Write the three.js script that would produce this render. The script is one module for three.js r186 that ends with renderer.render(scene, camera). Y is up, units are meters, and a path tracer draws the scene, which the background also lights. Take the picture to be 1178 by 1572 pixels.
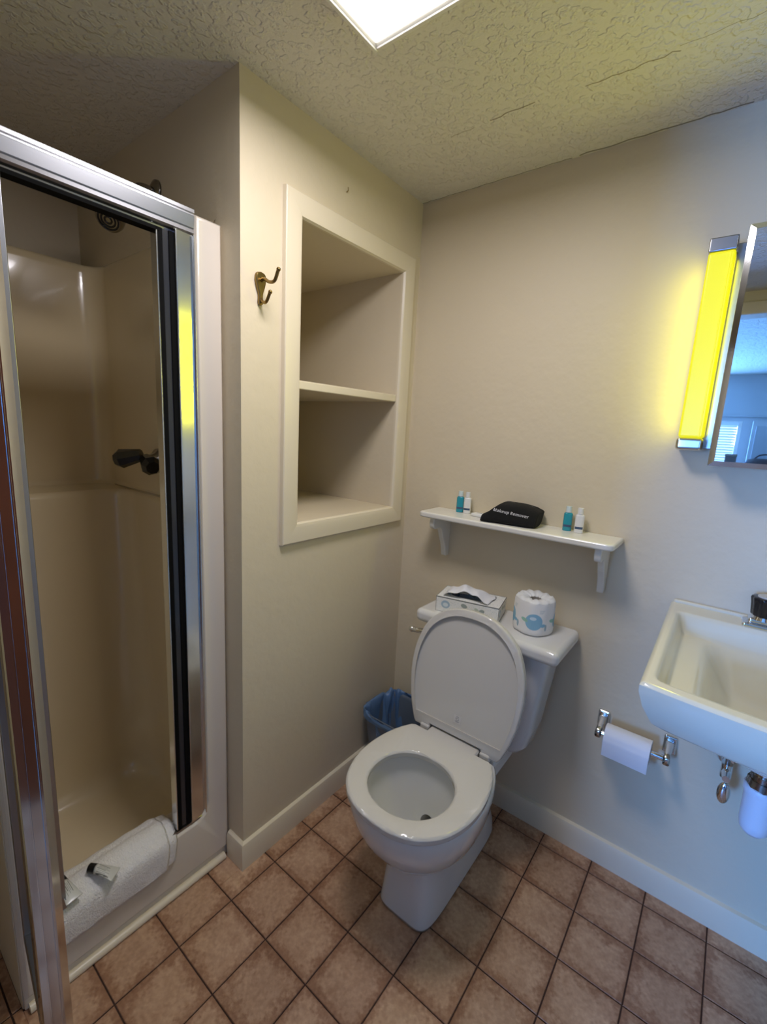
import * as THREE from 'three';
import { RoundedBoxGeometry } from 'three/addons/geometries/RoundedBoxGeometry.js';
import { mergeGeometries, mergeVertices, toCreasedNormals } from 'three/addons/utils/BufferGeometryUtils.js';
import { Brush, Evaluator, SUBTRACTION } from 'three-bvh-csg';
import { RectAreaLightUniformsLib } from 'three/addons/lights/RectAreaLightUniformsLib.js';

// ---------------------------------------------------------------- camera, sky, lights, exposure
const scene = new THREE.Scene();
const camera = new THREE.PerspectiveCamera(97.24, 1178 / 1572, 0.02, 60);
{
  const m = new THREE.Matrix4().makeBasis(
    new THREE.Vector3(0.78677, 0.05189, -0.61506),
    new THREE.Vector3(-0.15181, 0.98212, -0.11133),
    new THREE.Vector3(0.59829, 0.18097, 0.78058));
  camera.quaternion.setFromRotationMatrix(m);
  camera.position.set(0.99205, 1.32683, 1.43045);
}
scene.add(camera);
scene.background = new THREE.Color().setRGB(1.0, 2.0, 4.2);      // clear daylight seen by a lamp-balanced lens
const renderer = new THREE.WebGLRenderer({ antialias: true });
renderer.toneMapping = THREE.LinearToneMapping;
renderer.toneMappingExposure = 1.0;
renderer.shadowMap.enabled = true;
RectAreaLightUniformsLib.init();
const H = 2.102;                                                  // ceiling height
const CEILING_LAMP = [36, 34.5, 37];                              // radiance of the ceiling lens
const YELLOW_LAMP = [12, 11.8, 0.12];                            // radiance of the yellowed tube cover
const DAYLIGHT = [11, 33, 96];                                     // radiance of the bedroom windows
function areaLight(name, rgb, w, h, pos, look) {
  const k = Math.max(...rgb);
  const l = new THREE.RectAreaLight(new THREE.Color().setRGB(rgb[0] / k, rgb[1] / k, rgb[2] / k), k, w, h);
  l.name = name; l.position.set(...pos); l.lookAt(...look); scene.add(l); return l;
}
areaLight('window_daylight', DAYLIGHT, 1.16, 1.0, [-0.28, 1.21, 5.09], [-0.28, 1.21, 0]);

// ---------------------------------------------------------------- helpers
const R = (d) => d * Math.PI / 180;
let seedState = 7;
const rnd = () => { seedState = (seedState * 1664525 + 1013904223) >>> 0; return seedState / 4294967296; };
const V = (x, y, z) => new THREE.Vector3(x, y, z);
const lerp = (a, b, t) => a + (b - a) * t;
const ss = (a, b, x) => { const t = Math.min(1, Math.max(0, (x - a) / (b - a))); return t * t * (3 - 2 * t); };
const taken = {};
function numbered(n) { const k = taken[n] = (taken[n] ?? -1) + 1; return k ? `${n}_${String(k).padStart(3, '0')}` : n; }
function tag(o, label, category, group) { o.userData = { ...o.userData, label, category }; if (group) o.userData.group = group; return o; }
function thing(name, label, category, pos = [0, 0, 0], turn = 0, group) {
  const g = new THREE.Group(); g.name = numbered(name); g.position.set(...pos); g.rotation.y = turn; scene.add(g);
  return tag(g, label, category, group);
}
// a part whose geometry is given in the world's axes; its thing must not be turned
function part(parent, name, geo, mat) {
  const root = (p) => (p.parent && p.parent !== scene ? root(p.parent) : p);
  const b = root(parent).position; geo = geo.clone(); geo.translate(-b.x, -b.y, -b.z);
  return own(parent, name, geo, mat);
}
// a part whose geometry is given in the thing's own axes
function own(parent, name, geo, mat) { const m = new THREE.Mesh(geo, mat); m.name = name; parent.add(m); return m; }
function struct(name, geo, mat, label) {
  const m = new THREE.Mesh(geo, mat); m.name = name; m.userData = { kind: 'structure', label, category: name.split('_')[0] }; scene.add(m); return m;
}
const box = (x0, x1, y0, y1, z0, z1) => new THREE.BoxGeometry(x1 - x0, y1 - y0, z1 - z0).translate((x0 + x1) / 2, (y0 + y1) / 2, (z0 + z1) / 2);
const rbox = (x0, x1, y0, y1, z0, z1, r = 0.004, s = 3) => new RoundedBoxGeometry(x1 - x0, y1 - y0, z1 - z0, s, Math.min(r, (x1 - x0) / 2.01, (y1 - y0) / 2.01, (z1 - z0) / 2.01)).translate((x0 + x1) / 2, (y0 + y1) / 2, (z0 + z1) / 2);
function plain(g) { let q = g.index ? g.toNonIndexed() : g.clone(); for (const k of Object.keys(q.attributes)) if (!['position', 'normal', 'uv'].includes(k)) q.deleteAttribute(k); if (!q.attributes.uv) q.setAttribute('uv', new THREE.BufferAttribute(new Float32Array(q.attributes.position.count * 2), 2)); return q; }
const merge = (...gs) => mergeGeometries(gs.flat().map(plain));
// uv in metres from the axis each face points along
function uvm(g, k = 1) {
  g = plain(g); const p = g.attributes.position, uv = g.attributes.uv, a = V(), b = V(), c = V(), n = V();
  for (let i = 0; i < p.count; i += 3) {
    a.fromBufferAttribute(p, i); b.fromBufferAttribute(p, i + 1); c.fromBufferAttribute(p, i + 2);
    n.copy(b).sub(a).cross(c.clone().sub(a)); const x = Math.abs(n.x), y = Math.abs(n.y), z = Math.abs(n.z);
    [a, b, c].forEach((v, j) => { if (x >= y && x >= z) uv.setXY(i + j, v.z * k, v.y * k); else if (y >= z) uv.setXY(i + j, v.x * k, v.z * k); else uv.setXY(i + j, v.x * k, v.y * k); });
  }
  return g;
}
function tube(pts, r, seg = 24, rad = 10, closed = false) { return new THREE.TubeGeometry(new THREE.CatmullRomCurve3(pts.map((p) => V(...p)), closed), seg, r, rad, closed); }
function cyl(r0, r1, h, pos, axis = 'y', seg = 28) { const g = new THREE.CylinderGeometry(r1, r0, h, seg); if (axis === 'z') g.rotateX(Math.PI / 2); if (axis === 'x') g.rotateZ(-Math.PI / 2); return g.translate(...pos); }
const lathe = (pts, pos = [0, 0, 0], seg = 40) => new THREE.LatheGeometry(pts.map((p) => new THREE.Vector2(...p)), seg).translate(...pos);
// rings of points joined into one skin
function loft(rings, { capStart = false, capEnd = false, closed = true } = {}) {
  const n = rings[0].length, pos = [], idx = [], uv = [];
  rings.forEach((r, i) => r.forEach((p, j) => { pos.push(p[0], p[1], p[2]); uv.push(j / n, i / rings.length); }));
  const m = closed ? n : n - 1;
  for (let i = 0; i + 1 < rings.length; i++) for (let j = 0; j < m; j++) { const a = i * n + j, b = i * n + (j + 1) % n, c = a + n, d = b + n; idx.push(a, c, b, b, c, d); }
  const cap = (i, flip) => { const c = [0, 1, 2].map((k) => rings[i].reduce((s, p) => s + p[k], 0) / n); const ci = pos.length / 3; pos.push(...c); uv.push(0.5, 0.5); for (let j = 0; j < n; j++) { const a = i * n + j, b = i * n + (j + 1) % n; flip ? idx.push(ci, b, a) : idx.push(ci, a, b); } };
  if (capStart) cap(0, false); if (capEnd) cap(rings.length - 1, true);
  const g = new THREE.BufferGeometry(); g.setAttribute('position', new THREE.Float32BufferAttribute(pos, 3)); g.setAttribute('uv', new THREE.Float32BufferAttribute(uv, 2)); g.setIndex(idx); g.computeVertexNormals(); return g;
}
// superellipse ring in a level plane; front and back half-lengths differ
function ring(y, xc, zc, a, bf, bb, n = 2, N = 72) {
  return Array.from({ length: N }, (_, i) => { const t = i / N * 2 * Math.PI, c = Math.cos(t), s = Math.sin(t), e = 2 / n; return [xc + a * Math.sign(c) * Math.abs(c) ** e, y, zc + (s > 0 ? bf : bb) * Math.sign(s) * Math.abs(s) ** e]; });
}
// noise
function hash(x, y, s) { let h = Math.imul(x, 374761393) ^ Math.imul(y, 668265263) ^ Math.imul(s, 1442695041); h = Math.imul(h ^ (h >>> 13), 1274126177); return ((h ^ (h >>> 16)) >>> 0) / 4294967296; }
function vnoise(x, y, per, s) { const X = Math.floor(x), Y = Math.floor(y), fx = x - X, fy = y - Y, u = fx * fx * (3 - 2 * fx), v = fy * fy * (3 - 2 * fy), w = (i) => ((i % per) + per) % per; return lerp(lerp(hash(w(X), w(Y), s), hash(w(X + 1), w(Y), s), u), lerp(hash(w(X), w(Y + 1), s), hash(w(X + 1), w(Y + 1), s), u), v); }
function fbm(u, v, per, s, oct = 4) { let t = 0, a = 0.5, n = 0; for (let o = 0; o < oct; o++) { t += a * vnoise(u * per, v * per, per, s + o); n += a; a *= 0.5; per *= 2; } return t / n; }
function dataTex(size, f, srgb = false) {
  const d = new Uint8Array(size * size * 4);
  for (let j = 0; j < size; j++) for (let i = 0; i < size; i++) { const c = f(i / size, j / size, i, j), k = (j * size + i) * 4; for (let q = 0; q < 3; q++) d[k + q] = Math.max(0, Math.min(255, Math.round((Array.isArray(c) ? c[q] : c) * 255))); d[k + 3] = 255; }
  const t = new THREE.DataTexture(d, size, size, THREE.RGBAFormat); t.wrapS = t.wrapT = THREE.RepeatWrapping; t.magFilter = THREE.LinearFilter; t.minFilter = THREE.LinearMipmapLinearFilter; t.generateMipmaps = true;
  if (srgb) t.colorSpace = THREE.SRGBColorSpace; t.needsUpdate = true; return t;
}
function rep(t, k) { const c = t.clone(); c.repeat.set(k, k); c.needsUpdate = true; return c; }
function canvasTex(w, h, draw) { const c = document.createElement('canvas'); c.width = w; c.height = h; draw(c.getContext('2d'), w, h); const t = new THREE.CanvasTexture(c); t.colorSpace = THREE.SRGBColorSpace; return t; }
const lin = (r, g, b) => new THREE.Color().setRGB(r, g, b);
const std = (name, color, roughness = 0.5, metalness = 0, more = {}) => { const m = new THREE.MeshPhysicalMaterial({ color, roughness, metalness, side: THREE.DoubleSide, ...more }); m.name = name; return m; };

// ---------------------------------------------------------------- materials
const paintBump = dataTex(512, (u, v) => 0.6 * fbm(u, v, 24, 3, 4) + 0.4 * fbm(u, v, 5, 9, 3));
const stippleBump = dataTex(512, (u, v) => { const a = fbm(u, v, 20, 21, 3), b = fbm(u, v, 48, 31, 2); return Math.min(1, Math.max(0, 0.15 + 0.9 * ss(0.42, 0.62, a) * (0.4 + 0.6 * b) + 0.25 * (b - 0.5))); });
const M = {
  wall: std('cream wall paint', lin(0.68, 0.585, 0.41), 0.55, 0, { bumpMap: rep(paintBump, 2.2), bumpScale: 0.0012 }),
  ceiling: std('stippled ceiling paint', lin(0.7, 0.65, 0.53), 0.85, 0, { bumpMap: rep(stippleBump, 2.6), bumpScale: 0.003 }),
  trim: std('cream gloss trim paint', lin(0.74, 0.65, 0.475), 0.32),
  grout: std('dark brown tile joint', lin(0.06, 0.03, 0.02), 0.9),
  porcelain: std('white vitreous china', lin(0.7, 0.69, 0.65), 0.07, 0, { clearcoat: 0.6, clearcoatRoughness: 0.05 }),
  sink: std('ivory vitreous china', lin(0.7, 0.655, 0.5), 0.1, 0, { clearcoat: 0.6, clearcoatRoughness: 0.05 }),
  seat: std('white moulded toilet seat', lin(0.62, 0.595, 0.535), 0.09),
  fiberglass: std('cream gloss fibreglass', lin(0.72, 0.6, 0.38), 0.18, 0, { clearcoat: 0.4, clearcoatRoughness: 0.06 }),
  flange: std('pale gloss fibreglass', lin(0.68, 0.61, 0.5), 0.16),
  chrome: std('polished chrome', lin(0.72, 0.73, 0.74), 0.1, 1),
  aluminium: std('bright anodised aluminium', lin(0.38, 0.38, 0.39), 0.3, 1),
  aluminiumMirror: std('polished aluminium jamb', lin(0.74, 0.75, 0.74), 0.19, 1),
  gasket: std('black rubber gasket', lin(0.004, 0.004, 0.004), 0.8, 0, { specularIntensity: 0.2 }),
  darkStrip: std('smoked vinyl strip', lin(0.03, 0.03, 0.034), 0.2),
  blackPlastic: std('black plastic', lin(0.008, 0.008, 0.01), 0.16),
  brass: std('antique brass', lin(0.28, 0.19, 0.07), 0.3, 1),
  nickel: std('darkened nickel', lin(0.3, 0.28, 0.25), 0.22, 1),
  mirror: std('silvered mirror glass', lin(0.86, 0.88, 0.88), 0.015, 1),
  steel: std('brushed steel', lin(0.34, 0.34, 0.34), 0.3, 1),
  white: std('white enamel', lin(0.74, 0.73, 0.68), 0.25),
  shelf: std('ivory painted shelf', lin(0.76, 0.74, 0.66), 0.24),
  towel: std('white terry cloth', lin(0.87, 0.84, 0.78), 0.95, 0, { bumpMap: rep(dataTex(256, (u, v) => 0.5 * fbm(u, v, 64, 5, 2) + 0.5 * fbm(u, v, 16, 8, 2)), 14), bumpScale: 0.004, sheen: 0.3 }),
  tissue: std('soft white paper', lin(0.8, 0.8, 0.79), 0.9),
  card: std('white card', lin(0.74, 0.74, 0.7), 0.6),
  pvc: std('white pvc', lin(0.72, 0.75, 0.8), 0.35),
  glass: std('clear shower glass', lin(0.96, 0.98, 0.97), 0.02, 0, { transmission: 1, thickness: 0, ior: 1.5 }),
  water: std('still water', lin(0.93, 0.97, 0.97), 0.02, 0, { transmission: 1, thickness: 0, ior: 1.33 }),
  windowGlass: std('window pane', lin(1, 1, 1), 0.02, 0, { transmission: 1, thickness: 0, ior: 1.5 }),
  bin: std('grey plastic bin', lin(0.13, 0.16, 0.2), 0.4),
  liner: std('thin blue bin liner', lin(0.2, 0.36, 0.62), 0.22, 0, { transmission: 0.45, thickness: 0, ior: 1.4 }),
  bedroomWall: std('pale bedroom paint', lin(0.5, 0.5, 0.5), 0.8),
  blind: std('white blind slat', lin(0.75, 0.75, 0.73), 0.5),
  darkWood: std('dark stained wood', lin(0.045, 0.02, 0.012), 0.4),
  leather: std('dark brown leather', lin(0.05, 0.022, 0.018), 0.45),
  carpet: std('grey carpet', lin(0.2, 0.19, 0.18), 0.95),
};
// wood for the room door: long grain along v
M.wood = std('red-brown varnished wood', lin(1, 1, 1), 0.35, 0, { map: dataTex(512, (u, v) => { const g = fbm(u, v * 0.125, 32, 40, 4), q = fbm(u, v, 8, 60, 3); const t = 0.65 * g + 0.35 * q; return [lerp(0.3, 0.5, t), lerp(0.13, 0.24, t), lerp(0.05, 0.1, t)]; }, true) });
// sixteen printed floor tiles in one sheet: tan middles, russet blotches that thicken towards the ragged edges
const tileSheet = dataTex(1024, (u, v, i, j) => {
  const cx = Math.floor(u * 4), cy = Math.floor(v * 4), a = u * 4 - cx, b = v * 4 - cy, s = 100 + cx * 7 + cy * 31;
  const n1 = fbm(u, v, 20, s, 4), n2 = fbm(u, v, 90, 5, 3), n3 = fbm(u, v, 8, 77, 3);
  const e = Math.min(a, 1 - a, b, 1 - b);
  const edge = 1 - ss(0.0, 0.2, e + (n1 - 0.5) * 0.3 + (n2 - 0.5) * 0.12);
  const blot = ss(0.55, 0.8, n1) * 0.25;
  const t = Math.min(1, edge * 0.8 + blot), g = (n2 - 0.5) * 0.13 + (n3 - 0.5) * 0.1 + (hash(cx, cy, 3) - 0.5) * 0.07;
  return [lerp(0.7, 0.56, t) + g, lerp(0.56, 0.4, t) + g, lerp(0.44, 0.29, t) + g * 0.9];
}, true);
M.tile = std('brown mottled floor tile', lin(1, 1, 1), 0.42, 0, { map: tileSheet, bumpMap: rep(paintBump, 1.5), bumpScale: 0.0012 });

// ---------------------------------------------------------------- room shell
const XR = 1.5, ZF = 1.8, XL = -0.95, L1 = 0.742, SE = 1.262;      // right wall, door wall, far left wall, shower start, shower end
const floorBase = struct('floor', uvm(box(XL - 0.1, XR + 0.1, -0.1, -0.0035, -0.1, ZF + 0.1)), M.grout, 'brown mottled square tile floor');
{
  const S = 0.1524, x0 = 0.0602, z0 = 0.0618, gap = 0.0016;
  const areas = [[0, XR, 0, ZF], [XL, 0, SE, ZF], [-0.08, 0, L1, SE]];
  const made = {};
  for (let i = -7; i < 10; i++) for (let j = -1; j < 12; j++) for (const [ax, bx, az, bz] of areas) {
    const X0 = x0 + i * S, Z0 = z0 + j * S;
    const xa = Math.max(ax, X0 + gap), xb = Math.min(bx, X0 + S - gap), za = Math.max(az, Z0 + gap), zb = Math.min(bz, Z0 + S - gap);
    if (xb - xa < 0.004 || zb - za < 0.004) continue;
    const cell = Math.floor(hash(i + 20, j + 20, 4) * 16), cu = cell % 4, cv = cell >> 2;
    const key = [cell, xa - X0, xb - X0, za - Z0, zb - Z0].map((q) => q.toFixed(4)).join();
    if (!made[key]) {
      const c = 0.0012, w = xb - xa, d = zb - za, P = [[0, -0.003, 0], [w, -0.003, 0], [w, -0.003, d], [0, -0.003, d], [0, -c, 0], [w, -c, 0], [w, -c, d], [0, -c, d], [c, 0, c], [w - c, 0, c], [w - c, 0, d - c], [c, 0, d - c]];
      const idx = []; for (const o of [0, 4]) for (let q = 0; q < 4; q++) { const a = o + q, b = o + (q + 1) % 4; idx.push(a, a + 4, b, b, a + 4, b + 4); } idx.push(8, 11, 10, 8, 10, 9);
      let g = new THREE.BufferGeometry(); g.setAttribute('position', new THREE.Float32BufferAttribute(P.flat(), 3));
      g.setAttribute('uv', new THREE.Float32BufferAttribute(P.flatMap((p) => [(cu + (p[0] + xa - X0) / S) / 4, (cv + (p[2] + za - Z0) / S) / 4]), 2)); g.setIndex(idx); g = g.toNonIndexed(); g.computeVertexNormals(); made[key] = g;
    }
    const t = own(floorBase, numbered('tile'), made[key], M.tile); t.position.set(xa, (hash(i + 5, j + 9, 2) - 0.5) * 0.0006, za);
  }
}
{ // ceiling sheet with its paint cracks
  const crack = canvasTex(2048, 2048, (c, w, h) => {
    c.fillStyle = 'rgb(219,214,204)'; c.fillRect(0, 0, w, h);
    const px = (x, z) => [(x - XL) / (XR - XL) * w, z / ZF * h];
    const run = (pts, lw, col) => { c.strokeStyle = col; c.lineWidth = lw; c.beginPath(); pts.forEach(([x, z], i) => { const [a, b] = px(x, z); i ? c.lineTo(a, b) : c.moveTo(a, b); }); c.stroke(); };
    const jag = (x0, x1, z, n, amp) => Array.from({ length: n }, (_, i) => [lerp(x0, x1, i / (n - 1)), z + (rnd() - 0.5) * amp]);
    run(jag(0.26, 0.33, 0.267, 6, 0.004), 1.6, 'rgb(140,128,100)'); run(jag(0.375, 0.49, 0.272, 9, 0.006), 2.6, 'rgb(105,92,66)'); run(jag(0.6, 0.78, 0.258, 14, 0.008), 2.4, 'rgb(130,118,92)'); run(jag(0.78, 1.1, 0.27, 18, 0.008), 1.5, 'rgb(155,145,118)');
    run(jag(0.0, 0.5, 0.004, 30, 0.004), 3, 'rgb(120,108,82)'); run(jag(0.52, 0.9, 0.006, 20, 0.006), 4, 'rgb(95,85,66)');
  });
  crack.flipY = false;
  const m = M.ceiling.clone(); m.name = 'stippled ceiling paint with cracks'; m.map = crack; m.color = lin(1, 1, 1); m.bumpMap = rep(stippleBump, 1); m.bumpMap.repeat.set(9.5, 7.0);
  const g = plain(box(XL - 0.1, XR + 0.1, H, H + 0.1, -0.1, ZF + 0.1)), p = g.attributes.position, uv = g.attributes.uv;
  for (let i = 0; i < p.count; i++) uv.setXY(i, (p.getX(i) - XL) / (XR - XL), p.getZ(i) / ZF);
  struct('ceiling', g, m, 'cream stippled ceiling with fine paint cracks');
}
struct('wall_back', uvm(box(-0.1, XR + 0.1, 0, H, -0.1, 0)), M.wall, 'cream painted wall behind the toilet and sink');
struct('wall_right', uvm(box(XR, XR + 0.1, 0, H, 0, ZF)), M.wall, 'cream painted wall right of the sink');
struct('wall_far_left', uvm(box(XL - 0.1, XL, 0, H, 0.6, ZF)), M.wall, 'cream painted wall behind the shower');
struct('wall_shower_return', uvm(box(XL, -0.1, 0, H, 0.6, L1)), M.wall, 'cream wall that carries the shower head');
struct('wall_shower_end', uvm(merge(box(XL, -0.085, 0, 1.79, 1.235, SE))), M.wall, 'cream end panel of the shower alcove');
const DX0 = 0.56, DX1 = 1.38, DH = 1.99;                           // doorway
struct('wall_front', uvm(merge(box(XL - 0.1, DX0, 0, H, ZF, ZF + 0.1), box(DX1, XR + 0.1, 0, H, ZF, ZF + 0.1), box(DX0, DX1, DH, H, ZF, ZF + 0.1))), M.wall, 'cream wall with the doorway to the bedroom');
struct('trim_1', merge(rbox(DX0 - 0.06, DX0, 0, DH + 0.06, ZF - 0.014, ZF), rbox(DX1, DX1 + 0.06, 0, DH + 0.06, ZF - 0.014, ZF), rbox(DX0, DX1, DH, DH + 0.06, ZF - 0.014, ZF)), M.trim, 'cream casing round the bedroom doorway');
// left wall with the deep recessed cupboard
const NZ0 = 0.103, NZ1 = 0.561, NY0 = 1.045, NY1 = 1.852, ND = -0.62;
{
  const s = new THREE.Shape(); s.moveTo(0, 0); s.lineTo(L1, 0); s.lineTo(L1, H); s.lineTo(0, H); s.closePath();
  const h = new THREE.Path(); h.moveTo(NZ0, NY0); h.lineTo(NZ0, NY1); h.lineTo(NZ1, NY1); h.lineTo(NZ1, NY0); h.closePath(); s.holes.push(h);
  const g = new THREE.ExtrudeGeometry(s, { depth: 0.1, bevelEnabled: false });           // shape x = world z
  g.applyMatrix4(new THREE.Matrix4().makeBasis(V(0, 0, 1), V(0, 1, 0), V(-1, 0, 0)));
  const wl = struct('wall_left', uvm(g), M.wall, 'cream painted wall with a deep recessed shelf niche');
  own(wl, 'niche_top', uvm(box(ND, -0.1, NY1, NY1 + 0.02, NZ0 - 0.02, NZ1 + 0.02)), M.wall);
  own(wl, 'niche_bottom', uvm(box(ND, -0.1, NY0 - 0.02, NY0, NZ0 - 0.02, NZ1 + 0.02)), M.wall);
  own(wl, 'niche_side', uvm(box(ND, -0.1, NY0, NY1, NZ0 - 0.02, NZ0)), M.wall);
  own(wl, 'niche_side', uvm(box(ND, -0.1, NY0, NY1, NZ1, NZ1 + 0.02)), M.wall);
  own(wl, 'niche_back', uvm(box(ND - 0.02, ND, NY0 - 0.02, NY1 + 0.02, NZ0 - 0.02, NZ1 + 0.02)), M.wall);
}
{ // mitred frame of the niche: four moulded pieces
  const prof = [[0, 0], [0.0125, 0.0015], [0.0145, 0.004], [0.0165, 0.046], [0.014, 0.056], [0.007, 0.06], [0, 0.06]];  // [out of the wall, from the outer edge in]
  const O = { z0: 0.042, z1: 0.618, y0: 0.984, y1: 1.912 };
  const corner = (c, [o, w]) => { const k = w / 0.06; const zo = c[0] ? O.z1 : O.z0, zi = c[0] ? NZ1 : NZ0, yo = c[1] ? O.y1 : O.y0, yi = c[1] ? NY1 : NY0; return [o, lerp(yo, yi, k), lerp(zo, zi, k)]; };
  const piece = (a, b) => { const g = loft([prof.map((p) => corner(a, p)), prof.map((p) => corner(b, p))], { capStart: true, capEnd: true }); return toCreasedNormals(g.toNonIndexed(), 0.5); };
  const f = new THREE.Group(); f.name = 'trim_2'; f.position.set(0, 0.984, 0.33); f.userData = { kind: 'structure', label: 'cream mitred frame round the wall niche', category: 'trim' }; scene.add(f);
  for (const [a, b] of [[[0, 0], [0, 1]], [[0, 1], [1, 1]], [[1, 1], [1, 0]], [[1, 0], [0, 0]]]) part(f, 'frame_piece', piece(a, b), M.trim);
}
tag(struct('niche_shelf', rbox(-0.6, 0.004, 1.4235, 1.4475, NZ0, NZ1, 0.003), M.trim), 'cream shelf board across the middle of the wall niche', 'shelf').userData.kind = undefined;
// baseboards: flat board with a rounded top edge
const bh = 0.088, bt = 0.013;
const boardProf = [[0, 0], [bt, 0], [bt, bh - 0.014], [bt * 0.75, bh - 0.004], [bt * 0.3, bh], [0, bh]];
const board = (a, b, out) => toCreasedNormals(loft([a, b].map((p, k) => boardProf.map(([o, y]) => [p[0] + out[k][0] * o, y, p[1] + out[k][1] * o])), { capStart: true, capEnd: true }).toNonIndexed(), 0.6);
struct('baseboard_left', merge(board([0, 0], [0, L1], [[1, 1], [1, 1]]), board([0, L1], [-0.066, L1], [[1, 1], [0, 1]])), M.trim, 'cream baseboard under the niche wall, wrapping the corner');
struct('baseboard_back', board([0, 0], [XR, 0], [[1, 1], [0, 1]]), M.trim, 'cream baseboard behind the toilet');
{ const g = thing('wall_nail', 'tiny bent nail in the wall above the niche', 'nail', [0, 1.985, 0.388]); own(g, 'shaft', tube([[0, 0, 0], [0.008, 0.002, 0.002], [0.011, 0.008, 0.006]], 0.0011, 8, 6), M.brass); }

// ---------------------------------------------------------------- lamps
{ // square ceiling fixture
  const x0 = 0.31, x1 = 0.62, z0 = 0.647, z1 = 0.957, d = 0.052;
  const g = thing('ceiling_light', 'square white glowing ceiling light with a thin cream rim', 'ceiling light', [(x0 + x1) / 2, H - d, (z0 + z1) / 2]);
  const rimM = std('cream plastic light rim', lin(0.75, 0.72, 0.64), 0.3);
  part(g, 'rim', merge(rbox(x0, x0 + 0.01, H - d, H, z0, z1, 0.003), rbox(x1 - 0.01, x1, H - d, H, z0, z1, 0.003), rbox(x0 + 0.01, x1 - 0.01, H - d, H, z0, z0 + 0.01, 0.003), rbox(x0 + 0.01, x1 - 0.01, H - d, H, z1 - 0.01, z1, 0.003)), rimM);
  const lensM = std('lit acrylic lens', lin(0.8, 0.8, 0.8), 0.5, 0, { emissive: lin(1, 0.97, 0.95), emissiveIntensity: 0.9 });
  part(g, 'lamp_lens', rbox(x0 + 0.011, x1 - 0.011, H - d + 0.004, H - 0.003, z0 + 0.011, z1 - 0.011, 0.006), lensM);
  areaLight('ceiling_light_glow', CEILING_LAMP, x1 - x0 - 0.03, z1 - z0 - 0.03, [(x0 + x1) / 2, H - d + 0.002, (z0 + z1) / 2], [(x0 + x1) / 2, 0, (z0 + z1) / 2 + 1e-4]);
}
{ // tube light on the side of the mirror cabinet
  const x0 = 0.866, x1 = 0.921, y0 = 1.314, y1 = 1.803, zf = 0.068;
  const g = thing('vanity_light', 'upright yellow glowing tube light beside the mirror cabinet', 'wall light', [(x0 + x1) / 2, y0, 0]);
  part(g, 'back_plate', rbox(x0 + 0.012, 0.938, y0 + 0.004, y1 - 0.004, 0, 0.02, 0.003), M.aluminium);
  part(g, 'end_cap', rbox(x0, x1, 1.772, y1, 0.0, zf, 0.003), M.steel);
  part(g, 'end_cap', rbox(x0 - 0.002, x1 + 0.001, y0, 1.345, 0.0, zf + 0.002, 0.008), M.chrome);
  const lens = std('lit yellowed plastic cover', lin(0.5, 0.48, 0.02), 0.35, 0, { emissive: lin(0.62, 0.58, 0.0), emissiveIntensity: 1 });
  const cover = part(g, 'lamp_cover', rbox(x0 + 0.001, x1 - 0.001, 1.345, 1.772, 0.021, zf, 0.006), lens);
  part(cover, 'seam', rbox(x1 - 0.012, x1 - 0.009, 1.347, 1.77, zf - 0.001, zf + 0.0015, 0.001), lens);
  const yc = (1.345 + 1.772) / 2, h = 0.41;
  areaLight('vanity_light_glow', YELLOW_LAMP.map((c) => c * 2.2), 0.05, h, [(x0 + x1) / 2, yc, zf + 0.0022], [(x0 + x1) / 2, yc, 2]);
  areaLight('vanity_light_glow', YELLOW_LAMP.map((c) => c * 0.55), 0.042, h, [x0 - 0.0012, yc, 0.045], [-2, yc, 0.045]);
  areaLight('vanity_light_glow', YELLOW_LAMP.map((c) => c * 0.4), 0.042, h, [x1 + 0.0012, yc, 0.045], [3, yc, 0.045]);
}
{ // mirror cabinet
  const x0 = 0.939, x1 = 1.36, y0 = 1.281, y1 = 1.808, z = 0.1, e = 0.012;
  const g = thing('medicine_cabinet', 'mirrored wall cabinet with thin steel edges beside the yellow light', 'cabinet', [(x0 + x1) / 2, y0, 0]);
  part(g, 'body', box(x0 + 0.004, x1 - 0.004, y0 + 0.004, y1 - 0.004, 0, z - 0.006), M.steel);
  const door = part(g, 'mirror_door', box(x0 + e, x1 - e, y0 + e, y1 - e, z - 0.006, z), M.mirror);
  const bev = (a, b) => { const q = [[z - 0.012, 0], [z - 0.004, 0.0], [z + 0.0005, e], [z - 0.006, e]]; const pt = (c, [zz, w]) => [c[0] ? x1 - w : x0 + w, c[1] ? y1 - w : y0 + w, zz]; return toCreasedNormals(loft([q.map((p) => pt(a, p)), q.map((p) => pt(b, p))], { capStart: true, capEnd: true }).toNonIndexed(), 0.4); };
  for (const [a, b] of [[[0, 0], [0, 1]], [[0, 1], [1, 1]], [[1, 1], [1, 0]], [[1, 0], [0, 0]]]) part(door, 'bevelled_edge', bev(a, b), M.chrome);
}

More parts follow.
